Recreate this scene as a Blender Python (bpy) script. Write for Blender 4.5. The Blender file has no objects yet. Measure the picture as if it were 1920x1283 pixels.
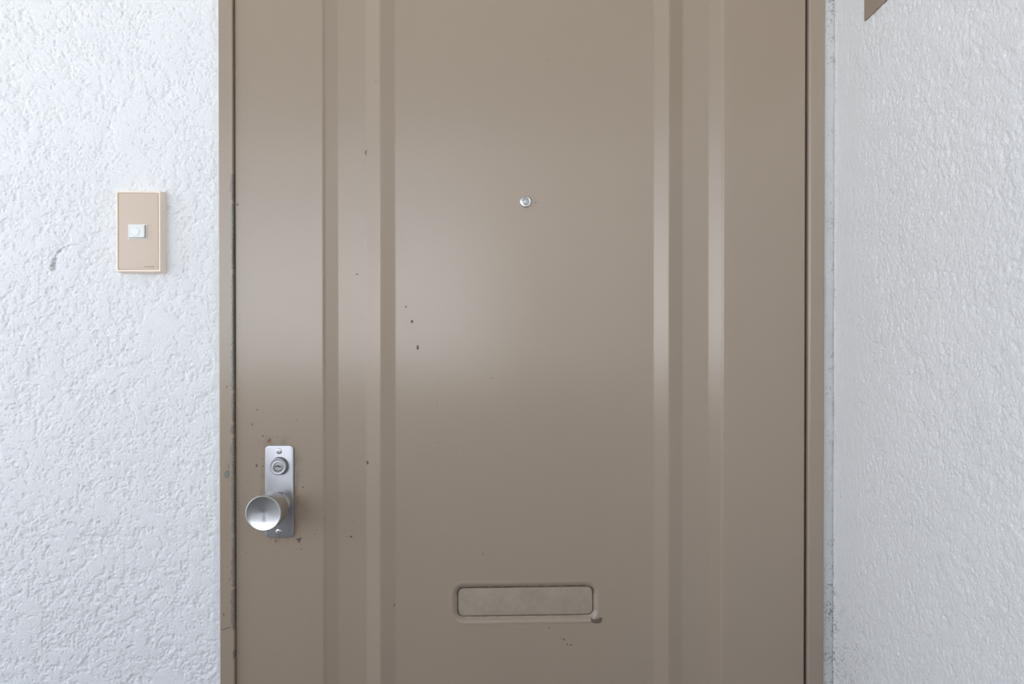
import bpy, bmesh, math, random
import numpy as np
from mathutils import Vector, Matrix

# ------------------------------------------------------------------ camera, sky, exposure
scene = bpy.context.scene
COL = scene.collection
F = 1340.0            # focal length in pixels of the 1920-wide frame; the door face is 1 m away
CZ = 1.20             # camera height
VX, VY = 1000.0, 641.0
PITCH = 0.37

cam = bpy.data.cameras.new('camera')
cam.sensor_fit = 'HORIZONTAL'
cam.sensor_width = 36.0
cam.lens = F / 1920.0 * 36.0
cam.shift_x = -(VX - 960.0) / 1920.0
cam.shift_y = F * math.tan(math.radians(PITCH)) / 1920.0
cam.clip_start = 0.01
camo = bpy.data.objects.new('camera', cam)
camo.location = (0.0, -1.0, CZ)
camo.rotation_euler = (math.radians(90.0 - PITCH), 0.0, 0.0)
COL.objects.link(camo)
scene.camera = camo

SKY_STRENGTH = 1.0
world = bpy.data.worlds.new('overcast_sky')
scene.world = world
world.use_nodes = True
wn = world.node_tree.nodes
wl = world.node_tree.links
wn.clear()
w_out = wn.new('ShaderNodeOutputWorld')
w_bg = wn.new('ShaderNodeBackground')
w_tc = wn.new('ShaderNodeTexCoord')
w_sep = wn.new('ShaderNodeSeparateXYZ')
w_ramp = wn.new('ShaderNodeValToRGB')
w_ramp.color_ramp.elements[0].position = 0.43
w_ramp.color_ramp.elements[0].color = (0.30, 0.29, 0.27, 1)      # ground seen below the horizon
w_ramp.color_ramp.elements[1].position = 0.46
w_ramp.color_ramp.elements[1].color = (0.52, 0.58, 0.66, 1)       # even hazy sky
w_ma = wn.new('ShaderNodeMath'); w_ma.operation = 'MULTIPLY_ADD'
w_ma.inputs[1].default_value = 0.5; w_ma.inputs[2].default_value = 0.5
w_bg.inputs['Strength'].default_value = SKY_STRENGTH
wl.new(w_tc.outputs['Generated'], w_sep.inputs[0])
wl.new(w_sep.outputs['Z'], w_ma.inputs[0])
wl.new(w_ma.outputs[0], w_ramp.inputs[0])
wl.new(w_ramp.outputs['Color'], w_bg.inputs['Color'])
wl.new(w_bg.outputs[0], w_out.inputs[0])

sun = bpy.data.lights.new('sun', 'SUN')              # behind the door's building: lights only the street and the houses opposite
sun.energy = 5.5
sun.angle = math.radians(0.6)
sun.color = (0.94, 0.98, 1.0)
suno = bpy.data.objects.new('sun', sun)
suno.location = (0, 3, 6)
suno.rotation_euler = (math.radians(-50), 0.0, math.radians(-12))
COL.objects.link(suno)

scene.view_settings.view_transform = 'Standard'
scene.view_settings.look = 'None'
scene.view_settings.gamma = 1.0
scene.view_settings.use_curve_mapping = False
scene.view_settings.exposure = 2.12
scene.cycles.max_bounces = 8
scene.cycles.diffuse_bounces = 6
scene.cycles.use_denoising = True

# ------------------------------------------------------------------ helpers
def X(px, Y=0.0): return (px - VX) / F * (1.0 + Y)
def Z(py, Y=0.0): return CZ + (VY - py) / F * (1.0 + Y)

def srgb(r, g, b):
    f = lambda c: (c / 255.0) / 12.92 if c <= 10 else (((c / 255.0) + 0.055) / 1.055) ** 2.4
    return (f(r), f(g), f(b), 1.0)

def smooth(a, b, x):
    t = np.clip((x - a) / (b - a), 0, 1)
    return t * t * (3 - 2 * t)

def vnoise(u, v, scale, seed):
    """value noise in -1..1, feature size `scale` in metres"""
    rs = np.random.RandomState(seed)
    T = rs.rand(256, 256) * 2 - 1
    a = u / scale + 37.3 + seed; b = v / scale + 91.7 + seed * 1.7
    ia = np.floor(a).astype(np.int64); ib = np.floor(b).astype(np.int64)
    fa = a - ia; fb = b - ib
    fa = fa * fa * fa * (fa * (fa * 6 - 15) + 10); fb = fb * fb * fb * (fb * (fb * 6 - 15) + 10)
    g = lambda i, j: T[i & 255, j & 255]
    return (g(ia, ib) * (1 - fa) + g(ia + 1, ib) * fa) * (1 - fb) + (g(ia, ib + 1) * (1 - fa) + g(ia + 1, ib + 1) * fa) * fb

def meta(o, label=None, cat=None, kind=None, group=None):
    if label: o['label'] = label
    if cat: o['category'] = cat
    if kind: o['kind'] = kind
    if group: o['group'] = group
    return o

def link(name, me, mats, parent=None, smooth_shade=False, bevel=0.0):
    o = bpy.data.objects.new(name, me)
    COL.objects.link(o)
    for m in (mats if isinstance(mats, (list, tuple)) else [mats]):
        me.materials.append(m)
    if parent is not None:
        o.parent = parent
        o.matrix_parent_inverse = Matrix.Translation(-Vector(parent.location))
    if smooth_shade:
        me.polygons.foreach_set('use_smooth', [True] * len(me.polygons))
    if bevel:
        b = o.modifiers.new('bevel', 'BEVEL'); b.width = bevel; b.segments = 2; b.limit_method = 'ANGLE'
    return o

def empty(name, loc):
    o = bpy.data.objects.new(name, None)
    o.location = loc
    o.empty_display_size = 0.05
    COL.objects.link(o)
    return o

def grid_mesh(name, P, attrs=None):
    """P: (n, m, 3) points -> quad grid mesh, fast"""
    n, m, _ = P.shape
    me = bpy.data.meshes.new(name)
    me.vertices.add(n * m)
    me.vertices.foreach_set('co', P.reshape(-1).astype(np.float32))
    idx = np.arange(n * m, dtype=np.int32).reshape(n, m)
    q = np.stack([idx[:-1, :-1], idx[:-1, 1:], idx[1:, 1:], idx[1:, :-1]], axis=-1).reshape(-1, 4)
    k = len(q)
    me.loops.add(k * 4)
    me.loops.foreach_set('vertex_index', q.reshape(-1))
    me.polygons.add(k)
    me.polygons.foreach_set('loop_start', np.arange(0, k * 4, 4, dtype=np.int32))
    me.polygons.foreach_set('loop_total', np.full(k, 4, dtype=np.int32))
    me.polygons.foreach_set('use_smooth', np.ones(k, dtype=bool))
    me.update(calc_edges=True)
    for key, val in (attrs or {}).items():
        a = me.attributes.new(key, 'FLOAT', 'POINT')
        a.data.foreach_set('value', val.reshape(-1).astype(np.float32))
    return me

def box_mesh(name, boxes):
    V, Fc = [], []
    for (x0, x1, y0, y1, z0, z1) in boxes:
        b = len(V)
        V += [(x0, y0, z0), (x1, y0, z0), (x1, y1, z0), (x0, y1, z0), (x0, y0, z1), (x1, y0, z1), (x1, y1, z1), (x0, y1, z1)]
        Fc += [tuple(b + i for i in f) for f in ((3, 2, 1, 0), (4, 5, 6, 7), (0, 1, 5, 4), (1, 2, 6, 5), (2, 3, 7, 6), (3, 0, 4, 7))]
    me = bpy.data.meshes.new(name)
    me.from_pydata(V, [], Fc)
    me.update()
    return me

def lathe_mesh(name, prof, center, seg=72):
    """prof: list of (radius, y) from the back to the front; axis along Y through center (x, y, z)"""
    cx, cy, cz = center
    V, Fc = [], []
    rings = []
    for r, y in prof:
        if r < 1e-6:
            rings.append([len(V)]); V.append((cx, cy + y, cz)); continue
        rings.append(list(range(len(V), len(V) + seg)))
        for k in range(seg):
            a = 2 * math.pi * k / seg
            V.append((cx + r * math.cos(a), cy + y, cz + r * math.sin(a)))
    for A, B in zip(rings[:-1], rings[1:]):
        for k in range(seg):
            k2 = (k + 1) % seg
            if len(A) == 1 and len(B) == 1: continue
            if len(A) == 1: Fc.append((A[0], B[k2], B[k]))
            elif len(B) == 1: Fc.append((A[k], A[k2], B[0]))
            else: Fc.append((A[k], A[k2], B[k2], B[k]))
    me = bpy.data.meshes.new(name)
    me.from_pydata(V, [], Fc)
    bm = bmesh.new(); bm.from_mesh(me)
    bmesh.ops.recalc_face_normals(bm, faces=bm.faces[:])
    bm.to_mesh(me); bm.free()
    me.update()
    return me

def sharp_smooth(o, angle=35):
    me = o.data
    me.polygons.foreach_set('use_smooth', [True] * len(me.polygons))
    me.set_sharp_from_angle(angle=math.radians(angle))

def rounded_rect(cx, cz, w, h, r, n=8, rot=0.0):
    pts = []
    for sx, sz, a0 in ((1, 1, 0), (-1, 1, 90), (-1, -1, 180), (1, -1, 270)):
        for k in range(n + 1):
            a = math.radians(a0 + 90.0 * k / n)
            pts.append((sx * (w / 2 - r) + r * math.cos(a), sz * (h / 2 - r) + r * math.sin(a)))
    c, s = math.cos(rot), math.sin(rot)
    return [(cx + x * c - z * s, cz + x * s + z * c) for x, z in pts]

def loft_mesh(name, loops, cap_front=True, cap_back=False):
    """loops: list of equal-length point lists [(x,y,z)...], from the back to the front"""
    V, Fc = [], []
    n = len(loops[0])
    for L in loops: V += L
    for i in range(len(loops) - 1):
        a, b = i * n, (i + 1) * n
        for k in range(n):
            k2 = (k + 1) % n
            Fc.append((a + k, a + k2, b + k2, b + k))
    if cap_front: Fc.append(tuple(range((len(loops) - 1) * n, len(loops) * n)))
    if cap_back: Fc.append(tuple(range(n))[::-1])
    me = bpy.data.meshes.new(name)
    me.from_pydata(V, [], Fc)
    bm = bmesh.new(); bm.from_mesh(me)
    bmesh.ops.recalc_face_normals(bm, faces=bm.faces[:])
    bm.to_mesh(me); bm.free()
    me.update()
    return me

# ------------------------------------------------------------------ materials
def mat(name, color, rough=0.5, metal=0.0, spec=0.5, aniso=0.0, radial=False, coat=0.0):
    m = bpy.data.materials.new(name)
    m.use_nodes = True
    nt = m.node_tree
    b = nt.nodes['Principled BSDF']
    b.inputs['Base Color'].default_value = color
    b.inputs['Roughness'].default_value = rough
    b.inputs['Metallic'].default_value = metal
    b.inputs['Specular IOR Level'].default_value = spec
    b.inputs['Coat Weight'].default_value = coat
    if aniso:
        b.inputs['Anisotropic'].default_value = aniso
        t = nt.nodes.new('ShaderNodeTangent')
        t.direction_type = 'RADIAL'
        t.axis = 'Y' if radial else 'Z'
        nt.links.new(t.outputs[0], b.inputs['Tangent'])
    return m

def node(m, kind, **kw):
    n = m.node_tree.nodes.new(kind)
    for k, v in kw.items():
        setattr(n, k, v)
    return n

def bsdf(m): return m.node_tree.nodes['Principled BSDF']

def coords(m):
    tc = node(m, 'ShaderNodeNewGeometry')
    return tc.outputs['Position']

def noise_tex(m, scale, detail=3.0, rough=0.5, vec=None):
    n = node(m, 'ShaderNodeTexNoise')
    n.inputs['Scale'].default_value = scale
    n.inputs['Detail'].default_value = detail
    n.inputs['Roughness'].default_value = rough
    m.node_tree.links.new(vec if vec is not None else coords(m), n.inputs['Vector'])
    return n

def add_bump(m, height_out, strength, dist):
    b = node(m, 'ShaderNodeBump')
    b.inputs['Strength'].default_value = strength
    b.inputs['Distance'].default_value = dist
    m.node_tree.links.new(height_out, b.inputs['Height'])
    m.node_tree.links.new(b.outputs[0], bsdf(m).inputs['Normal'])
    return b

def mix_color(m, fac, a, b):
    x = node(m, 'ShaderNodeMix', data_type='RGBA')
    L = m.node_tree.links
    if hasattr(fac, 'links'): L.new(fac, x.inputs[0])
    else: x.inputs[0].default_value = fac
    for v, s in ((a, x.inputs[6]), (b, x.inputs[7])):
        if hasattr(v, 'links'): L.new(v, s)
        else: s.default_value = v
    return x.outputs[2]

def ramp(m, out, p0, p1, c0=(0, 0, 0, 1), c1=(1, 1, 1, 1)):
    r = node(m, 'ShaderNodeValToRGB')
    r.color_ramp.elements[0].position = p0; r.color_ramp.elements[0].color = c0
    r.color_ramp.elements[1].position = p1; r.color_ramp.elements[1].color = c1
    m.node_tree.links.new(out, r.inputs[0])
    return r.outputs[0]

def attr(m, name):
    return node(m, 'ShaderNodeAttribute', attribute_name=name).outputs['Fac']

TAUPE = (0.325, 0.257, 0.197, 1)
DIRT = srgb(92, 80, 68)

def taupe_paint(name, base=TAUPE, rough=0.3, dirt=True):
    m = mat(name, base, rough, spec=0.5)
    L = m.node_tree.links
    c = base
    if dirt:
        c = mix_color(m, attr(m, 'dirt'), c, DIRT)
        L.new(c, bsdf(m).inputs['Base Color'])
    # faint orange peel
    p = noise_tex(m, 260.0, 2.0)
    add_bump(m, p.outputs[0], 0.12, 0.0006)
    return m

M_DOOR = taupe_paint('door_paint', rough=0.215)
M_FRAME = taupe_paint('frame_paint', rough=0.26)
# the left jamb's inner edge is worn through to primer and steel
nt = M_FRAME.node_tree
_c = bsdf(M_FRAME).inputs['Base Color'].links[0].from_socket
_pn = noise_tex(M_FRAME, 18.0, 3.0)
_bare = mix_color(M_FRAME, ramp(M_FRAME, _pn.outputs[0], 0.42, 0.58), srgb(140, 127, 120), srgb(150, 146, 136))
_gr = noise_tex(M_FRAME, 700.0, 3.0)
_bare = mix_color(M_FRAME, ramp(M_FRAME, _gr.outputs[0], 0.35, 0.7), _bare, srgb(108, 99, 92))
nt.links.new(mix_color(M_FRAME, attr(M_FRAME, 'chip'), _c, _bare), bsdf(M_FRAME).inputs['Base Color'])

def stucco(name, base, grit=0.85):
    m = mat(name, base, 0.7, spec=0.25)
    L = m.node_tree.links
    v = noise_tex(m, 7.0, 4.0)
    c = mix_color(m, ramp(m, v.outputs[0], 0.35, 0.7), tuple(k * 0.975 for k in base[:3]) + (1,), base)
    c = mix_color(m, attr(m, 'dirt'), c, srgb(105, 103, 103))
    L.new(c, bsdf(m).inputs['Base Color'])
    p = noise_tex(m, 420.0, 4.0, 0.6)
    add_bump(m, p.outputs[0], grit, 0.0014)
    return m

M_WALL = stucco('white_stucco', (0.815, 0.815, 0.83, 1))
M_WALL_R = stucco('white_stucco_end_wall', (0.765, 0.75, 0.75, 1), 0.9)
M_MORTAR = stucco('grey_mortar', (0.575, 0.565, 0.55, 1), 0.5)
M_CONCRETE = stucco('corridor_concrete', (0.22, 0.21, 0.20, 1), 0.3)
M_PARAPET = stucco('parapet_concrete', (0.34, 0.335, 0.33, 1), 0.3)
M_PAINTED = stucco('corridor_white', (0.74, 0.75, 0.76, 1), 0.3)

M_ALU = mat('satin_steel', (0.41, 0.405, 0.425, 1), 0.42, 1.0)
_b = noise_tex(M_ALU, 1.0, 2.0)
_mp = node(M_ALU, 'ShaderNodeMapping'); _mp.inputs['Scale'].default_value = (2500, 2500, 60)
M_ALU.node_tree.links.new(coords(M_ALU), _mp.inputs[0])
M_ALU.node_tree.links.new(_mp.outputs[0], _b.inputs['Vector'])
add_bump(M_ALU, _b.outputs[0], 0.05, 0.0003)
M_KNOB = mat('turned_steel', (0.56, 0.545, 0.52, 1), 0.33, 1.0)
add_bump(M_KNOB, noise_tex(M_KNOB, 900.0, 2.0).outputs[0], 0.06, 0.0003)
M_KFACE = mat('spun_steel', (0.62, 0.62, 0.64, 1), 0.22, 1.0, aniso=0.85, radial=True)
M_SCREW = mat('screw_steel', (0.55, 0.55, 0.55, 1), 0.2, 1.0)
M_CHROME = mat('peephole_chrome', (0.66, 0.66, 0.65, 1), 0.27, 1.0)
M_DARK = mat('dark_slot', (0.012, 0.011, 0.010, 1), 0.6)
M_LENS = mat('lens_glass', (0.42, 0.44, 0.44, 1), 0.08, 0.0, spec=0.9, coat=1.0)
M_CHIP = mat('bare_primer', srgb(96, 82, 72), 0.7)
add_bump(M_CHIP, noise_tex(M_CHIP, 600.0, 2.0).outputs[0], 0.3, 0.0005)
M_RUST = mat('rust', srgb(128, 86, 58), 0.8)
_rn = noise_tex(M_RUST, 500.0, 2.0)
M_RUST.node_tree.links.new(mix_color(M_RUST, _rn.outputs[0], srgb(110, 80, 60), srgb(140, 100, 72)), bsdf(M_RUST).inputs['Base Color'])
M_GREYCHIP = mat('grey_primer', srgb(118, 118, 110), 0.7)
M_RIM = mat('peach_plastic', srgb(247, 230, 213), 0.38)
add_bump(M_RIM, noise_tex(M_RIM, 500.0, 2.0).outputs[0], 0.04, 0.0004)
M_INSERT = mat('beige_plastic', srgb(200, 181, 164), 0.42)
add_bump(M_INSERT, noise_tex(M_INSERT, 700.0, 2.0).outputs[0], 0.05, 0.0004)
M_WHITE = mat('white_plastic', srgb(222, 222, 218), 0.35)
M_LAMP = mat('milky_plastic', srgb(226, 232, 232), 0.25)
M_PRINT = mat('faint_print', srgb(160, 140, 124), 0.5)
M_FLAP = taupe_paint('flap_paint', base=(0.335, 0.276, 0.213, 1), rough=0.5, dirt=True)
M_HATCH = taupe_paint('hatch_paint', base=(0.295, 0.236, 0.180, 1), rough=0.36, dirt=False)

# ------------------------------------------------------------------ the setting: walls, corridor
Y_WALL = -0.0045         # face of the wall left of the door
Y_FRAME = -0.0055        # face of the steel door frame
X_JL0 = X(411, Y_FRAME)  # outer edge of left jamb
X_JL1 = X(437.4, Y_FRAME)  # inner return of left jamb
X_DL = X(441.2)          # left edge of the leaf
X_DR = X(1509)           # right edge of the leaf
X_JR0 = X(1513.3)        # inner return of right jamb
X_JR1 = X(1545.5, Y_FRAME)
X_ENDW = X(1565.5, -0.006)
Z_TOP = 2.0              # top of the leaf
Z_HEAD = 2.04

def stucco_height(u, v, seed, amp=1.0):
    """trowel-flattened stucco, metres"""
    wu = u + 0.004 * vnoise(u, v, 0.017, seed + 1)
    wv = v + 0.004 * vnoise(u, v, 0.017, seed + 2)
    big = vnoise(wu, wv, 0.030, seed + 3)
    n = 0.50 * vnoise(wu, wv, 0.0105, seed + 4) + 0.50 * vnoise(wu, wv, 0.0058, seed + 5) + 0.42 * vnoise(u, v, 0.0032, seed + 6)
    n = n + 0.30 * big
    thr = 0.16 + 0.12 * vnoise(u, v, 0.05, seed + 7)
    k = 0.045
    h = thr - k * np.logaddexp(0, (thr - n) / k)      # soft ceiling: the trowel's flats
    fine = vnoise(u, v, 0.0022, seed + 8)
    h = h + 0.20 * fine * smooth(0.02, -0.25, h - thr) + 0.07 * big
    return np.maximum(h, -1.0) * 0.0021 * amp

def dense_axis(lo, d0, d1, hi, step, coarse):
    a = []
    if d0 > lo: a.append(np.linspace(lo, d0, max(2, int((d0 - lo) / coarse) + 1))[:-1])
    a.append(np.linspace(d0, d1, int(round((d1 - d0) / step)) + 1))
    if hi > d1: a.append(np.linspace(d1, hi, max(2, int((hi - d1) / coarse) + 1))[1:])
    return np.concatenate(a)

# wall on the left, with the doorbell
ux = dense_axis(-2.3, -0.80, X_JL0 + 0.0006, X_JL0 + 0.0006, 0.00095, 0.2)
vz = dense_axis(0.0, 0.68, 1.72, 2.4, 0.00095, 0.1)
U, V = np.meshgrid(ux, vz)
win = smooth(-0.80, -0.78, U) * smooth(0.68, 0.70, V) * smooth(1.72, 1.70, V)
H = stucco_height(U * 1.22, V * 1.22, 11) * win * 0.88
near = smooth(0.010, 0.0, X_JL0 - U)            # stucco thins out against the frame
Hw = H * (1 - 0.75 * near)
P = np.stack([U, Y_WALL - Hw + 0.0012 * near, V], axis=-1)
# scuff mark: a short arc of dark rubber beside the doorbell
cxs, czs = X(141, Y_WALL), Z(500, Y_WALL)
dx, dz = U - cxs, V - czs
rr = np.hypot(dx, dz); ang = np.degrees(np.arctan2(dz, -dx))      # 0 = left, 90 = up
wdt = 0.0014 + 0.0036 * smooth(75, 10, ang)
sc = smooth(1.0, 0.35, np.abs(rr - X(183, Y_WALL) + X(141, Y_WALL)) / wdt) * smooth(-14, -6, ang) * smooth(108, 80, ang)
sc = sc * smooth(-0.5, 0.35, vnoise(U, V, 0.0025, 90) + 0.30 + 0.35 * smooth(30, 0, ang) + H * 150)
dirt = 0.62 * sc
dirt = np.maximum(dirt, 0.06 * smooth(0.45, 0.8, vnoise(U, V, 0.012, 91)) * smooth(0.55, 0.95, vnoise(U, V, 0.002, 92) + 0.3))
wl_o = link('wall_left', grid_mesh('wall_left', P, {'dirt': dirt}), M_WALL)
meta(wl_o, 'white rough stucco wall left of the door, around the doorbell', 'wall', 'structure')

# end wall on the right, square to the door
uy = dense_axis(-1.60, -0.46, -0.004, -0.004, 0.0010, 0.1)[::-1]
vz = dense_axis(0.0, 0.70, 1.70, 2.4, 0.0010, 0.1)
U, V = np.meshgrid(uy, vz)
win = smooth(-0.46, -0.44, U) * smooth(0.70, 0.72, V) * smooth(1.70, 1.68, V)
off = -U
rough_w = 0.12 + 0.88 * smooth(0.012, 0.13, off)
H = (0.45 * stucco_height(U, V, 47) + 0.5 * stucco_height(U * 1.7, V * 1.7, 48) / 1.7 + 0.00022 * vnoise(U, V, 0.0023, 49)) * rough_w * win
brush = vnoise(U, V * 0.12, 0.0035, 60) * smooth(0.13, 0.02, off) * win
H = H + 0.00022 * brush
fil = 0.0012 * np.clip(1 - off / 0.016, 0, 1) ** 2.0        # stucco coved into the corner
low = smooth(Z(980), Z(1270), V)
sp = smooth(0.30, 0.62, vnoise(U, V, 0.0019, 61) + 0.35 * vnoise(U, V, 0.012, 62) + 0.25 * low - 0.28)
dirt = sp * (0.5 * low * smooth(0.22, 0.01, off) + 0.55 * smooth(0.016, 0.004, off))
dirt = np.maximum(dirt, 0.2 * smooth(0.62, 0.8, vnoise(U, V, 0.0022, 63)) * smooth(0.4, 0.75, vnoise(U, V, 0.02, 64)))
P = np.stack([X_ENDW - H - fil, U, V], axis=-1)
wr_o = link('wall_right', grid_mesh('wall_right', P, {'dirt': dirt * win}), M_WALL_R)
meta(wr_o, 'white stucco end wall standing square to the door on the right', 'wall', 'structure')

# smeared mortar strip between the frame and the end wall
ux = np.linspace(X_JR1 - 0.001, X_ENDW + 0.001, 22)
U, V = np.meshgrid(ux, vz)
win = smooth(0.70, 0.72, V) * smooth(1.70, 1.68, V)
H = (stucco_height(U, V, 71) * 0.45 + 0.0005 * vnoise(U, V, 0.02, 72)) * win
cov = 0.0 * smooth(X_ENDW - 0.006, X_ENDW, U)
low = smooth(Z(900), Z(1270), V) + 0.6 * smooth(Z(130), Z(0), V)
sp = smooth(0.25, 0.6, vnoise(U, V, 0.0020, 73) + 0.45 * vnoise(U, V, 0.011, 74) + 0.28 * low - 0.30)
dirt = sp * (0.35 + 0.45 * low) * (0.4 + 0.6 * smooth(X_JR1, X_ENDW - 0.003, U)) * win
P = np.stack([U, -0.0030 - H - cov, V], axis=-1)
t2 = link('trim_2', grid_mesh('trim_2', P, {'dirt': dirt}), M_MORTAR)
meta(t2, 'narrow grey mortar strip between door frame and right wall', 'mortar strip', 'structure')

def structure(name, boxes, m, label, cat):
    o = link(name, box_mesh(name, boxes), m)
    return meta(o, label, cat, 'structure')

W_PAR = -1.60
X_OPEN = -2.3         # the corridor is open to the air at its far end
structure('floor', [(X_OPEN, 0.6, W_PAR - 0.15, 0.3, -0.12, 0.0)], M_CONCRETE, 'grey concrete floor of the access corridor', 'floor')
structure('ceiling', [(X_OPEN, 0.6, W_PAR - 0.15, 0.3, 2.4, 2.52)], M_PAINTED, 'white ceiling slab over the access corridor', 'ceiling')
structure('wall_top', [(X_JL0, X_ENDW + 0.1, Y_WALL, 0.2, Z_HEAD, 2.4)], M_WALL, 'white stucco wall above the door', 'wall')
structure('wall_back', [(X_OPEN, 0.6, W_PAR - 0.14, W_PAR, 0.0, 1.08)], M_PARAPET, 'grey concrete parapet along the open side of the corridor', 'wall')
structure('trim_3', [(X_OPEN, 0.6, W_PAR - 0.14, W_PAR, 1.98, 2.4)], M_PAINTED, 'white edge beam above the open side of the corridor', 'beam')
structure('wall_core', [(X_OPEN, X_JL0 - 0.002, 0.004, 0.2, 0.0, 2.4), (X_JR1 + 0.002, 0.6, 0.004, 0.2, 0.0, 2.4)], M_CONCRETE, 'concrete core behind the stucco face', 'wall')
structure('wall_end', [(X_ENDW + 0.004, 0.6, W_PAR - 0.14, 0.004, 0.0, 2.4)], M_CONCRETE, 'concrete core of the end wall', 'wall')

M_TAN = stucco('tan_render', (0.20, 0.19, 0.175, 1), 0.3)
structure('wall_far', [(-14.0, -0.80, -18.0, -12.0, -8.0, 3.3)], M_PAINTED, 'white sunlit house across the street', 'building')
structure('wall_opposite', [(-0.80, 14.0, -18.0, -12.5, -8.0, 9.0)], M_TAN, 'tall brown building across the street', 'building')

# ------------------------------------------------------------------ door frame
frame = empty('trim_1', (0, 0, 0))
meta(frame, 'taupe painted steel frame around the door, chipped along its left edge', 'door frame', 'structure')

def jamb(name, pts, zs, chip_fn=None):
    pts = np.array(pts)
    U, V = np.meshgrid(np.arange(len(pts)), zs)
    P = np.stack([pts[U, 0], pts[U, 1], V], axis=-1)
    chip = chip_fn(P) if chip_fn else np.zeros(U.shape)
    o = link(name, grid_mesh(name, P, {'chip': chip, 'dirt': np.zeros(U.shape)}), M_FRAME, frame)
    return o

def arc(cx, cy, r, a0, a1, n=6):
    return [(cx + r * math.cos(math.radians(a0 + (a1 - a0) * k / n)), cy + r * math.sin(math.radians(a0 + (a1 - a0) * k / n))) for k in range(n + 1)]

# left jamb: front face, rounded inner edge, return, stop behind the leaf
R_J = 0.0016
lp = [(X_JL0, 0.05), (X_JL0, Y_FRAME + 0.0006)] + arc(X_JL0 + 0.0006, Y_FRAME + 0.0006, 0.0006, 180, 270, 3)[1:]
lp += [(x, Y_FRAME) for x in np.linspace(X_JL0 + 0.0012, X_JL1 - R_J, 20)[0:]]
lp += arc(X_JL1 - R_J, Y_FRAME + R_J, R_J, 270, 360, 5)[1:]
lp += [(X_JL1, y) for y in np.linspace(Y_FRAME + R_J, 0.003, 14)[1:]] + [(X_JL1, 0.0465), (X_DL + 0.018, 0.0465), (X_DL + 0.018, 0.09)]
zs = dense_axis(0.0, 0.70, 1.70, Z_HEAD, 0.0011, 0.1)

def chip_left(P):
    x, y, z = P[..., 0], P[..., 1], P[..., 2]
    d = np.where(y <= Y_FRAME + R_J, X_JL1 - x, 0.0)          # distance from the inner edge, onto the front face
    zz = z
    act = smooth(Z(318), Z(335), zz) * smooth(Z(1192), Z(1170), zz) + 0.75 * smooth(Z(1212), Z(1222), zz) * smooth(Z(1240), Z(1230), zz)
    act = np.maximum(act, 0.35 * smooth(Z(200), Z(260), zz))
    for g0, g1 in ((378, 382), (506, 512), (732, 736), (791, 794), (814, 819), (1002, 1006), (1100, 1103)):
        act = act * (1 - smooth(Z(g1 + 2), Z(g1), zz) * smooth(Z(g0 - 2), Z(g0), zz))
    act = np.where(zz < Z(1250), 0.15, act)
    reach = 0.0033 + 0.0011 * vnoise(zz, zz * 0 + 0.2, 0.013, 21) + 0.0009 * vnoise(zz, zz * 0 + 0.1, 0.0045, 22) + 0.0004 * vnoise(x, zz, 0.0018, 23)
    reach = reach * act - 0.006 * (1 - smooth(0.2, 0.8, act))
    back = smooth(0.006, 0.004, y)
    dd = d - np.maximum(0, (y - (Y_FRAME + R_J))) * 0.25
    c = smooth(0.0003, -0.0003, dd - reach) * back
    return np.clip(c, 0, 1)

jamb('jamb', lp, zs, chip_left)
rp = [(X_DR - 0.018, 0.09), (X_DR - 0.018, 0.0465), (X_JR0, 0.0465), (X_JR0, 0.003)]
R_R = 0.0030
rp += [(X_JR0, y) for y in np.linspace(0.002, Y_FRAME + R_R, 5)] + arc(X_JR0 + R_R, Y_FRAME + R_R, R_R, 180, 270, 8)[1:]
rp += [(x, Y_FRAME) for x in np.linspace(X_JR0 + R_R, X_JR1 - 0.0008, 6)[1:]] + arc(X_JR1 - 0.0008, Y_FRAME + 0.0008, 0.0008, 270, 360, 3)[1:] + [(X_JR1, 0.05)]
jamb('jamb', rp, np.linspace(0, Z_HEAD, 42))
link('head_jamb', box_mesh('head_jamb', [(X_JL0, X_JR1, Y_FRAME, 0.09, Z_TOP + 0.003, Z_HEAD), (X_JL0, X_JR1, 0.0465, 0.09, Z_TOP - 0.02, Z_TOP + 0.003)]), M_HATCH, frame, bevel=0.0008)
link('threshold', box_mesh('threshold', [(X_JL0, X_JR1, -0.02, 0.09, 0.0, 0.012), (X_JL0, X_JR1, 0.0465, 0.09, 0.0, 0.03)]), M_ALU, frame, bevel=0.001)
# flake on the front of the left jamb, beside the lock
def flake(name, pts_px, m, parent, yfun, lift=0.00025):
    pts = [(X(a), Z(b)) for a, b in pts_px]
    cx = sum(p[0] for p in pts) / len(pts); cz = sum(p[1] for p in pts) / len(pts)
    V = [(cx, yfun(cx, cz) - lift, cz)] + [(x, yfun(x, z) - lift, z) for x, z in pts] + [(x, yfun(x, z) + 0.0003, z) for x, z in pts]
    n = len(pts)
    Fc = [(0, 1 + k, 1 + (k + 1) % n) for k in range(n)] + [(1 + k, 1 + n + k, 1 + n + (k + 1) % n, 1 + (k + 1) % n) for k in range(n)]
    me = bpy.data.meshes.new(name)
    me.from_pydata(V, [], Fc)
    bm = bmesh.new(); bm.from_mesh(me); bmesh.ops.recalc_face_normals(bm, faces=bm.faces[:]); bm.to_mesh(me); bm.free()
    me.update()
    return link(name, me, m, parent)

def blob(px, py, rx, ry, seed, n=9, rot=0.0):
    rnd = random.Random(seed)
    out = []
    for k in range(n):
        a = 2 * math.pi * k / n
        r = 0.65 + 0.6 * rnd.random()
        x, y = rx * r * math.cos(a), ry * r * math.sin(a)
        out.append((px + x * math.cos(rot) - y * math.sin(rot), py + x * math.sin(rot) + y * math.cos(rot)))
    return out

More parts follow.
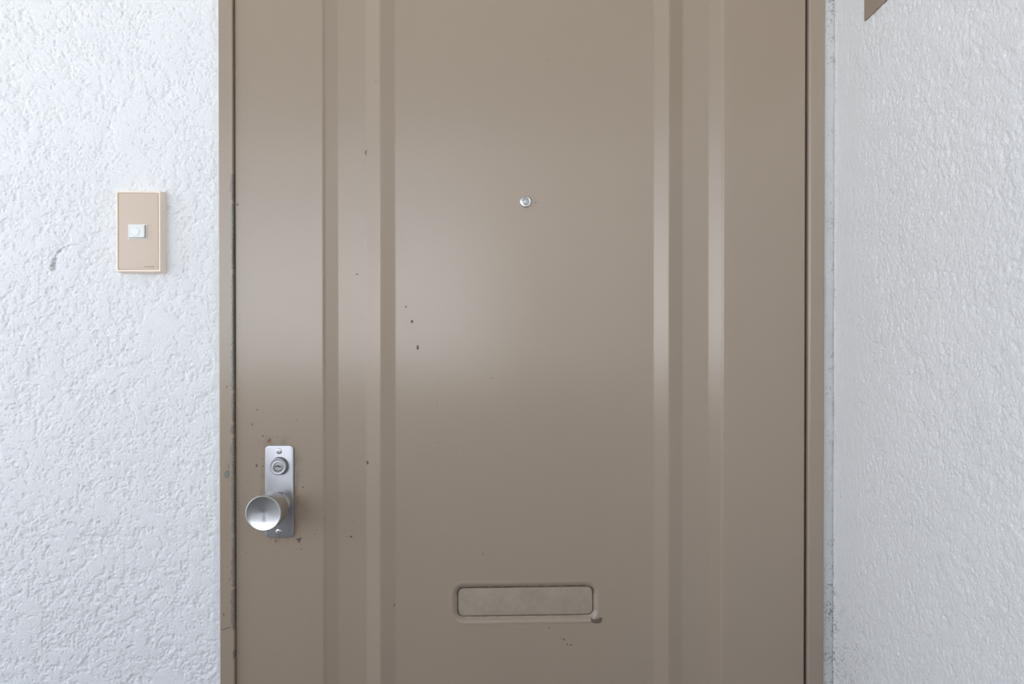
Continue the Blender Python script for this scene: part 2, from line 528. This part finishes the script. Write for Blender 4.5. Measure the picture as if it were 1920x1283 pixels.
_k = 1.0 + Y_FRAME
def fr(pts): return [(VX + (a - VX) * _k, VY + (b - VY) * _k) for a, b in pts]
yf = lambda x, z: Y_FRAME
flake('paint_chip', fr([(421, 886), (424, 882), (429, 883), (430, 890), (427, 896), (423, 897), (419, 893)]), M_GREYCHIP, frame, yf)
flake('paint_chip', fr(blob(428, 875, 1.2, 4.5, 4)), M_GREYCHIP, frame, yf)
flake('paint_chip', fr(blob(424.5, 725, 0.9, 3.0, 5)), M_RUST, frame, yf)
for k, (a, b) in enumerate(((414, 1181), (417.5, 1182), (420.5, 1180.5), (424, 1179), (427, 1178), (430, 1178))):
    flake('paint_chip', fr(blob(a, b, 1.7, 0.9, 60 + k, 7)), M_CHIP, frame, yf)
flake('paint_chip', fr(blob(418, 1153, 0.9, 3.4, 7, rot=-0.5)), M_CHIP, frame, yf)
flake('paint_chip', fr(blob(429.6, 1088, 0.7, 2.6, 8)), M_CHIP, frame, yf)

# ------------------------------------------------------------------ the door leaf
door = empty('door_1', ((X_DL + X_DR) / 2, 0.0, 0.012))
meta(door, 'taupe painted steel door with pressed vertical grooves and mail slot', 'door', 'structure')

D_REC, D_PAN = 0.0062, 0.0058
SLOT_C = (X(985, D_PAN), Z(1130.5, D_PAN))
SLOT_ROT = math.radians(0.85)
S_W, S_H = 256 / F * (1 + D_PAN), 54.5 / F * (1 + D_PAN)      # inner opening
S_R = 0.0085
Z_EMB = Z(-16)                                                # the grooves end just above the picture

prof = [  # (pixel x, depth) across the leaf
    (441, 0.0), (605.5, 0.0), (610.5, 0.0022), (634.5, D_REC), (686, D_REC), (712.5, -0.0002), (741, D_PAN),
    (1226, D_PAN), (1254, -0.0002), (1279.5, D_REC), (1328, D_REC), (1351.5, 0.0022), (1356, 0.0), (1509, 0.0)]
pxs = np.array([X(p, d) for p, d in prof]); pds = np.array([d for _, d in prof])

_fx = np.arange(X_DL - 0.02, X_DR + 0.02, 0.00025)
_fy = np.interp(_fx, pxs, pds)
def _gauss(y, s):
    k = np.arange(-40, 41) * 0.00025
    g = np.exp(-0.5 * (k / s) ** 2); g /= g.sum()
    return np.convolve(np.pad(y, 40, mode='edge'), g, mode='valid')
_fs = _gauss(_fy, 0.0009)

def slot_sdf(x, z):
    c, s = math.cos(-SLOT_ROT), math.sin(-SLOT_ROT)
    dx, dz = x - SLOT_C[0], z - SLOT_C[1]
    a = np.abs(dx * c - dz * s) - (S_W / 2 - S_R)
    b = np.abs(dx * s + dz * c) - (S_H / 2 - S_R)
    return np.hypot(np.maximum(a, 0), np.maximum(b, 0)) + np.minimum(np.maximum(a, b), 0) - S_R

def door_y(x, z):
    x = np.asarray(x, float); z = np.asarray(z, float)
    base = np.interp(x, _fx, _fs)
    # grooves between stile and ridge close at the top and bottom of the leaf
    mid = ((x > X(600)) & (x < X(712.5))) | ((x > X(1254)) & (x < X(1362)))
    s = smooth(Z_EMB + 0.010, Z_EMB - 0.006, z) * smooth(0.17, 0.19, z)
    base = np.where(mid, base * s, base)
    sd = slot_sdf(x, z)
    lip = 0.0042 * smooth(0.0068, 0.0, sd) - 0.0004 * np.exp(-((sd - 0.0085) / 0.002) ** 2)
    well = 0.006 * smooth(0.0002, -0.0010, sd)
    wav = 0.00016 * vnoise(x, z, 0.22, 31) + 0.00006 * vnoise(x, z, 0.07, 32)
    return base + lip + well + wav

sx0, sx1 = SLOT_C[0] - S_W / 2 - 0.014, SLOT_C[0] + S_W / 2 + 0.014
sz0, sz1 = SLOT_C[1] - S_H / 2 - 0.014, SLOT_C[1] + S_H / 2 + 0.014
xa = np.concatenate([np.arange(X_DL + 0.0016, X(600), 0.004), np.arange(X(600), X(750), 0.0007), np.arange(X(750), sx0, 0.004),
                     np.arange(sx0, sx0 + 0.030, 0.0006), np.arange(sx0 + 0.030, sx1 - 0.030, 0.0020), np.arange(sx1 - 0.030, sx1, 0.0006),
                     np.arange(sx1, X(1218), 0.004), np.arange(X(1218), X(1366), 0.0007), np.arange(X(1366), X_DR - 0.0016, 0.004), [X_DR - 0.0016]])
za = np.concatenate([np.arange(0.012, 0.16, 0.02), np.arange(0.16, 0.20, 0.004), np.arange(0.20, sz0, 0.012), np.arange(sz0, sz1, 0.0006),
                     np.arange(sz1, Z_EMB - 0.01, 0.012), np.arange(Z_EMB - 0.01, Z_EMB + 0.014, 0.0015), np.arange(Z_EMB + 0.014, Z_TOP, 0.02), [Z_TOP]])
U, V = np.meshgrid(xa, za)
Yd = door_y(U, V)
ones = np.ones((len(za), 1))
def edge_cols(x_out, sgn):
    r = 0.0009
    cols = [(x_out, 0.042)] + [(x_out + sgn * r * (1 - math.cos(t)), r * (1 - math.sin(t))) for t in np.linspace(0, math.pi / 2, 6)[:-1]]
    return cols
Lc, Rc = edge_cols(X_DL, 1), edge_cols(X_DR, -1)[::-1]
Uf = np.concatenate([ones * np.array([[c[0] for c in Lc]]), U, ones * np.array([[c[0] for c in Rc]])], axis=1)
Yf = np.concatenate([ones * np.array([[c[1] for c in Lc]]), Yd, ones * np.array([[c[1] for c in Rc]])], axis=1)
Vf = np.tile(za[:, None], (1, Uf.shape[1]))
sd = slot_sdf(Uf, Vf)
rim = np.exp(-((sd - 0.0006) / 0.0016) ** 2)
c_, s_ = math.cos(-SLOT_ROT), math.sin(-SLOT_ROT)
upn = np.clip(((Uf - SLOT_C[0]) * s_ + (Vf - SLOT_C[1]) * c_) / (S_H / 2), -1, 1)      # +1 at the top edge
lft = np.clip(-(Uf - SLOT_C[0]) / (S_W / 2), -1, 1)
n1 = vnoise(Uf, Vf, 0.006, 41) * 0.5 + vnoise(Uf, Vf, 0.0022, 42) * 0.4 + 0.5
dirt = rim * np.clip(0.35 * n1 + 0.75 * smooth(0.3, 1.0, upn) * np.clip(n1 + 0.2, 0, 1) + 0.35 * smooth(0.9, 1.0, lft), 0, 0.85)
dirt = np.maximum(dirt, 0.9 * smooth(0.0004, -0.0006, sd))
# hand grime round the lock plate
gx, gz = Uf - X(524), Vf - Z(921)
bd = np.maximum(np.abs(gx) - 0.0205, np.abs(gz) - 0.0645)
gr = smooth(0.012, 0.0, bd) * smooth(0.2, 0.75, vnoise(Uf, Vf, 0.0035, 43) * 0.6 + vnoise(Uf, Vf, 0.012, 44) * 0.5 + 0.22)
dirt = np.maximum(dirt, 0.35 * gr)
leaf = link('leaf', grid_mesh('leaf', np.stack([Uf, Yf, Vf], axis=-1), {'dirt': dirt}), M_DOOR, door)
link('leaf_core', box_mesh('leaf_core', [(X_DL + 0.002, X_DR - 0.002, 0.0195, 0.044, 0.012, Z_TOP)]), M_HATCH, door)

# mail slot flap
fl = [[(x, D_PAN + yy, z) for x, z in rounded_rect(SLOT_C[0], SLOT_C[1], S_W - 2 * g, S_H - 2 * g, S_R - g, 10, SLOT_ROT)]
      for g, yy in ((0.0009, 0.0085), (0.0009, 0.0046), (0.0013, 0.0041), (0.0022, 0.0039))]
flap = link('mail_flap', loft_mesh('mail_flap', fl), M_FLAP, door)
sharp_smooth(flap, 40)
flap['label'] = 'grimy taupe flap set into the mail slot'
_fm = M_FLAP
_fn = noise_tex(_fm, 60.0, 5.0, 0.7)
_fc = bsdf(_fm).inputs['Base Color'].links[0].from_socket
_fm.node_tree.links.new(mix_color(_fm, ramp(_fm, _fn.outputs[0], 0.42, 0.75, (0, 0, 0, 1), (0.45, 0.45, 0.45, 1)), _fc, srgb(118, 108, 92)), bsdf(_fm).inputs['Base Color'])

# ------------------------------------------------------------------ lock plate, cylinder, knob
PX, PZ = X(524.2), Z(921.5)
PW, PH = 54.0 / F, 173.0 / F
T_PL = 0.0024
pl = [[(x, -yy, z) for x, z in rounded_rect(PX, PZ, PW - 2 * g, PH - 2 * g, 0.0062 - g, 8)] for g, yy in ((0.0, -0.001), (0.0, T_PL - 0.0008), (0.0003, T_PL - 0.0002), (0.0009, T_PL))]
plate = link('lock_plate', loft_mesh('lock_plate', pl), M_ALU, door)
sharp_smooth(plate, 30)
plate['label'] = 'satin steel backplate with rounded corners'

def screw_mesh(cx, cz, r, rot):
    nr, ns = 22, 72
    P = np.zeros((nr + 1, ns + 1, 3))
    for i in range(nr + 1):
        q = i / nr
        for k in range(ns + 1):
            a = 2 * math.pi * k / ns
            x, z = q * r * math.cos(a), q * r * math.sin(a)
            h = 0.0013 * math.sqrt(max(0, 1 - q * q * 0.96)) - 0.0002
            lx, lz = x * math.cos(rot) - z * math.sin(rot), x * math.sin(rot) + z * math.cos(rot)
            arm = max(min(0.00068 - abs(lx), 0.0022 - abs(lz)), min(0.00068 - abs(lz), 0.0022 - abs(lx)))
            dep = 0.0016 * min(1, max(0, arm / 0.00022)) * (1 - 0.45 * min(1, q * r / 0.0022))
            P[i, k] = (cx + x, -T_PL - h + dep, cz + z)
    return grid_mesh('screw', P[::-1])
for k, (a, b) in enumerate(((524.0, 845.6), (522.8, 996.6))):
    o = link('screw', screw_mesh(X(a), Z(b), 0.0041, (0.35, 0.7)[k]), M_SCREW, plate)

# key cylinder: collar with a raised rim, recessed plug and wavy keyway
KX, KZ = X(525.0), Z(872.6)
cyl = link('key_cylinder', lathe_mesh('key_cylinder', [(0.0124, -0.001), (0.0124, -0.0035), (0.0119, -0.0042), (0.0119, -0.0092), (0.0115, -0.0101), (0.0108, -0.0104), (0.0100, -0.0102),
    (0.0072, -0.0098), (0.0068, -0.0100), (0.0064, -0.0104), (0.0059, -0.0104), (0.0055, -0.0098), (0.0052, -0.0088), (0.0, -0.0088)], (KX, 0, KZ)), M_ALU, door)
sharp_smooth(cyl, 50)
cyl['label'] = 'round steel key cylinder'
kw = []
for t in np.linspace(-1, 1, 25):
    kw.append((t * 0.0041, 0.0007 * math.cos(t * math.pi * 1.25) * (1 if abs(t) < 2 else 0) + 0.0002))
top = [(KX + x, -0.00895, KZ + z + 0.00085) for x, z in kw]
bot = [(KX + x, -0.00895, KZ + z - 0.00085) for x, z in kw]
me = bpy.data.meshes.new('keyhole')
me.from_pydata(top + bot, [], [(k, k + 1, 26 + k, 25 + k) for k in range(24)])
me.update()
link('keyhole', me, M_DARK, cyl)
tip = lathe_mesh('key_guide', [(0.0013, -0.0086), (0.0011, -0.0095), (0.0006, -0.0099), (0.0, -0.0100)], (KX + 0.0002, 0, KZ - 0.0012), 24)
o = link('key_guide', tip, M_SCREW, cyl); sharp_smooth(o, 60)

# knob: neck, cylindrical body, dished turned face
NX, NZ = X(524.0), Z(943.4)
knob = link('knob', lathe_mesh('knob', [(0.0165, -0.001), (0.0165, -0.004), (0.0150, -0.006), (0.0122, -0.010), (0.0115, -0.016), (0.0120, -0.0225), (0.0150, -0.0265), (0.0190, -0.0285),
    (0.0215, -0.0300), (0.0228, -0.0320), (0.02325, -0.0345), (0.0233, -0.0400), (0.0235, -0.0570), (0.02355, -0.0612), (0.0232, -0.0619), (0.0226, -0.0621), (0.0221, -0.0616)], (NX, 0, NZ), 96), M_KNOB, door)
sharp_smooth(knob, 50)
knob['label'] = 'round steel door knob'
kf = link('knob_face', lathe_mesh('knob_face', [(0.0, 0.0030), (0.0005, 0.00296), (0.004, 0.0026), (0.010, 0.0019), (0.016, 0.0010), (0.0200, 0.0002), (0.0222, -0.0004)], (0, 0, 0), 128), M_KFACE, knob)
kf.matrix_parent_inverse = Matrix.Identity(4)
kf.parent = knob
kf.matrix_world = Matrix.Translation((NX, -0.0612, NZ))
sharp_smooth(kf, 60)
kf['label'] = 'dished face with turned radial sheen'

# ------------------------------------------------------------------ peephole
QX, QZ = X(985.8, D_PAN), Z(378.2, D_PAN)
pe = link('peephole', lathe_mesh('peephole', [(0.0080, 0.001), (0.0081, -0.0012), (0.0078, -0.0019), (0.0070, -0.0023), (0.0062, -0.0024), (0.0059, -0.0019), (0.0055, -0.0017), (0.0052, -0.0021),
    (0.0047, -0.0022), (0.0044, -0.0018), (0.0041, -0.0010), (0.0, -0.0008)], (QX, D_PAN, QZ), 64), M_CHROME, door)
sharp_smooth(pe, 60)
pe['label'] = 'small chrome peephole ringed round a glass lens'
ln = link('lens', lathe_mesh('lens', [(0.0041, -0.0012), (0.0036, -0.0018), (0.0028, -0.0023), (0.0016, -0.0027), (0.0, -0.0028)], (QX, D_PAN, QZ), 48), M_LENS, pe)
sharp_smooth(ln, 80)

# ------------------------------------------------------------------ paint chips and specks on the leaf
yd = lambda x, z: float(door_y(x, z))
chips = [
    ([(1108.3, 1164.5), (1110.4, 1162.4), (1114, 1164.5), (1117.5, 1166), (1122, 1164.8), (1127.2, 1162.4), (1130.2, 1162.7), (1129.3, 1167), (1127.2, 1172), (1119.3, 1173.3), (1113, 1172), (1109.5, 1169)], M_CHIP),
    ([(554, 1009.8), (558, 1010.5), (561.5, 1009.5), (565.4, 1008.4), (563, 1013), (561, 1018), (559, 1018.5), (557, 1013.5)], M_CHIP),
    (blob(686.5, 869, 3.1, 3.6, 12), M_CHIP), (blob(771, 602, 2.8, 3.0, 13), M_CHIP), (blob(782, 651, 2.6, 4.2, 14), M_CHIP),
    (blob(504, 826.5, 2.6, 4.8, 15, rot=0.4), M_RUST), (blob(480.5, 873, 2.0, 3.6, 16), M_CHIP), (blob(446, 383.5, 2.2, 2.2, 17), M_GREYCHIP),
    ([(686, 279.5), (687, 280.5), (685.2, 284), (686.5, 288.5), (685.2, 289), (682.6, 284.5), (684, 281)], M_CHIP),
    (blob(760, 574.5, 1.7, 2.2, 18), M_CHIP), (blob(668, 513, 2.1, 1.5, 19), M_CHIP), (blob(655.5, 1009, 2.7, 1.7, 20, rot=-0.4), M_CHIP),
    (blob(737.5, 1138, 1.4, 2.4, 21, rot=0.5), M_CHIP), (blob(1004.5, 378.3, 1.6, 1.4, 22), M_CHIP), (blob(472.5, 795.5, 1.1, 2.8, 23), M_CHIP),
    (blob(482, 768, 1.5, 1.9, 24), M_CHIP), (blob(1057.5, 1203.5, 2.3, 1.5, 25), M_CHIP), (blob(1064, 1213, 2.2, 1.6, 26, rot=0.6), M_CHIP), (blob(1071, 1214, 2.2, 1.4, 27, rot=-0.5), M_CHIP),
    (blob(1030.5, 1181, 1.0, 2.6, 28, rot=-0.5), M_CHIP), (blob(516, 1015, 1.8, 2.2, 29), M_CHIP), (blob(492.5, 817.5, 1.9, 1.5, 30, rot=-0.6), M_CHIP), (blob(492.5, 874.5, 2.1, 1.3, 31), M_CHIP),
    (blob(568, 913.5, 2.0, 1.3, 32), M_CHIP)]
for pts, m in chips:
    flake('paint_chip', pts, m, door, yd, 0.0006 if len(pts) == 12 else 0.00025)

specks = [(821, 717), (819, 762), (821, 831), (869, 849), (911, 272), (705, 153), (897, 93), (904, 1041), (906, 1044), (689, 1133), (707, 1130), (803, 1240), (1008, 1253), (588, 574), (987, 633),
          (1053, 1201), (1078, 1203), (1012, 1211), (647, 1009), (711, 1212), (680, 1220), (1026, 111), (1262, 210), (1313, 38), (1221, 18), (1221, 55), (924, 709), (442.5, 223), (1494, 1187)]
o_ = (430, 740); sc_ = 4.01
for a, b in ((437, 153), (505, 188), (463, 250), (357, 320), (200, 467), (252, 483), (525, 643), (557, 802), (545, 838), (575, 878), (712, 933), (918, 962), (905, 1078), (640, 1050), (657, 1022), (535, 1163), (515, 1197),
             (337, 1182), (232, 1198), (122, 1190), (165, 768), (45, 165), (55, 322), (540, 483), (528, 452), (283, 277), (435, 318), (450, 320), (580, 357), (315, 1228), (57, 1213), (150, 990), (248, 605), (124, 650), (515, 470), (505, 770), (540, 1165), (500, 1165), (818, 692), (1100, 452)):
    specks.append((o_[0] + a / sc_, o_[1] + b / sc_))
rnd = random.Random(5)
for k in range(46):
    t = rnd.random()
    specks.append((553 + abs(rnd.gauss(0, 9)), 838 + 185 * t) if k % 3 else (470 + 80 * rnd.random(), 1009 + abs(rnd.gauss(0, 12))))
for k in range(26):
    specks.append((443.5 + abs(rnd.gauss(0, 2.0)), 250 + 1000 * rnd.random()))
V_, F_ = [], []
for k, (a, b) in enumerate(specks):
    s = (0.75 if k < 69 else 0.5) * (0.7 + 0.7 * rnd.random())
    pts = blob(a, b, s * (0.8 + 0.6 * rnd.random()), s * (0.8 + 0.6 * rnd.random()), 500 + k, 7)
    i0 = len(V_)
    xs = [X(p) for p, _ in pts]; zs_ = [Z(q) for _, q in pts]
    if min(xs) < X_DL + 0.0016: continue
    yy = door_y(np.array(xs), np.array(zs_))
    V_ += [(x, float(y) - 0.0002, z) for x, y, z in zip(xs, yy, zs_)]
    F_.append(tuple(range(i0, i0 + 7)))
me = bpy.data.meshes.new('paint_specks'); me.from_pydata(V_, [], F_); me.update()
o = link('paint_specks', me, M_CHIP, door); o['kind'] = 'stuff'

# ------------------------------------------------------------------ doorbell
YB = -0.0175
bx0, bx1 = X(218.3, YB), X(301.6, YB)
bz0, bz1 = Z(509.3, YB), Z(358.0, YB)
bell = empty('doorbell', ((bx0 + bx1) / 2, Y_WALL, bz0))
meta(bell, 'beige rectangular doorbell plate with white push button on the left wall', 'doorbell')
cx, cz, w, h = (bx0 + bx1) / 2, (bz0 + bz1) / 2, bx1 - bx0, bz1 - bz0
loops = []
for g, yy, r in ((-0.0014, 0.002, 0.0022), (-0.0012, Y_WALL - 0.001, 0.0022), (-0.0002, YB + 0.0018, 0.0018), (0.0002, YB + 0.0006, 0.0018), (0.0009, YB, 0.0014), (0.0018, YB, 0.0012), (0.0025, YB + 0.0005, 0.0010), (0.0025, YB + 0.0022, 0.0010)):
    loops.append([(x, yy, z) for x, z in rounded_rect(cx, cz, w - 2 * g, h - 2 * g, r, 4)])
o = link('plate_body', loft_mesh('plate_body', loops), M_RIM, bell)
sharp_smooth(o, 28)
o['label'] = 'pale peach surround with bevelled rim'
fl = [[(x, yy, z) for x, z in rounded_rect(cx, cz, w - 2 * g, h - 2 * g, 0.0010, 4)] for g, yy in ((0.0031, YB + 0.0024), (0.0031, YB + 0.0009), (0.0034, YB + 0.0005), (0.0040, YB + 0.0004))]
o = link('face_plate', loft_mesh('face_plate', fl), M_INSERT, bell); sharp_smooth(o, 28)
o['label'] = 'flat beige face'
hx0, hx1, hz0, hz1 = X(241.2, YB), X(276.8, YB), Z(448.7, YB), Z(420.4, YB)
hc = ((hx0 + hx1) / 2, (hz0 + hz1) / 2)
hl = [[(x, yy, z) for x, z in rounded_rect(hc[0], hc[1], hx1 - hx0 - 2 * g, hz1 - hz0 - 2 * g, 0.0006, 3)] for g, yy in ((0, YB + 0.001), (0, YB - 0.0004), (0.0004, YB - 0.0008), (0.0011, YB - 0.0008), (0.0013, YB - 0.0004), (0.0013, YB + 0.0006))]
hous = link('button_housing', loft_mesh('button_housing', hl), M_WHITE, bell); sharp_smooth(hous, 28)
bw0, bw1, bh0, bh1 = X(243.6, YB), X(274.0, YB), Z(445.8, YB), Z(422.0, YB)
bc = ((bw0 + bw1) / 2, (bh0 + bh1) / 2)
def tilt(x): return -0.0012 * (x - bw0) / (bw1 - bw0)       # the rocker stands proud on its right side
bl = []
for g, yy, tl in ((0, YB + 0.0004, 0), (0, YB - 0.0010, 0.7), (0.0002, YB - 0.0018, 1), (0.0007, YB - 0.0022, 1)):
    bl.append([(x, yy + tl * tilt(x), z) for x, z in rounded_rect(bc[0], bc[1], bw1 - bw0 - 2 * g, bh1 - bh0 - 2 * g, 0.0008, 3)])
but = link('push_button', loft_mesh('push_button', bl), M_WHITE, bell); sharp_smooth(but, 28)
but['label'] = 'white rocking push button'
dX, dZ = X(254.8, YB - 0.0027), Z(433.8, YB - 0.0027)
o = link('button_disc', lathe_mesh('button_disc', [(0.0061, 0.001), (0.0061, -0.0003), (0.0058, -0.0006), (0.0050, -0.0008), (0.003, -0.0010), (0.0, -0.0011)], (dX, YB - 0.0022 + tilt(dX), dZ), 48), M_LAMP, but)
sharp_smooth(o, 50)
# illegible fine print at the lower right of the face
bars = []
rnd = random.Random(9)
xx = X(271.5, YB)
for k in range(9):
    wv = (0.0008 + 0.0005 * rnd.random())
    bars.append((xx, xx + wv, YB + 0.0002, YB + 0.0004, Z(500.8, YB), Z(498.6, YB) - 0.0003 * rnd.random()))
    xx += wv + 0.0005
link('fine_print', box_mesh('fine_print', bars), M_PRINT, bell)

# ------------------------------------------------------------------ access hatch on the end wall (only its lower corner reaches the picture)
hy = -1.0 + X_ENDW * F / (1622.0 - VX)
hz = CZ + (VY - 41.0) / F * (1.0 + hy)
hatch = empty('access_hatch', (X_ENDW, hy, hz))
meta(hatch, 'taupe painted metal hatch whose lower corner shows high on the right wall', 'hatch')
HW, HH, HT, HB = 0.50, 0.55, 0.0022, 0.055
xf = X_ENDW - 0.0004 - HT
o = link('hatch_frame', box_mesh('hatch_frame', [(xf, X_ENDW + 0.003, hy - HB, hy, hz, hz + HH), (xf, X_ENDW + 0.003, hy - HW, hy - HW + HB, hz, hz + HH),
    (xf, X_ENDW + 0.003, hy - HW + HB, hy - HB, hz, hz + HB), (xf, X_ENDW + 0.003, hy - HW + HB, hy - HB, hz + HH - HB, hz + HH)]), M_HATCH, hatch, bevel=0.0006)
hd = link('hatch_door', box_mesh('hatch_door', [(xf - 0.001, X_ENDW + 0.002, hy - HW + HB + 0.002, hy - HB - 0.002, hz + HB + 0.002, hz + HH - HB - 0.002)]), M_HATCH, hatch, bevel=0.001)
link('latch', lathe_mesh('latch', [(0.012, 0.0), (0.012, -0.003), (0.010, -0.004), (0.0, -0.004)], (0, 0, 0), 32), M_ALU, hd)
lt = bpy.data.objects['latch']
lt.matrix_parent_inverse = Matrix.Identity(4)
lt.matrix_world = Matrix.Translation((xf - 0.001, hy - HW + HB + 0.03, hz + HH / 2)) @ Matrix.Rotation(math.radians(-90), 4, 'Z')
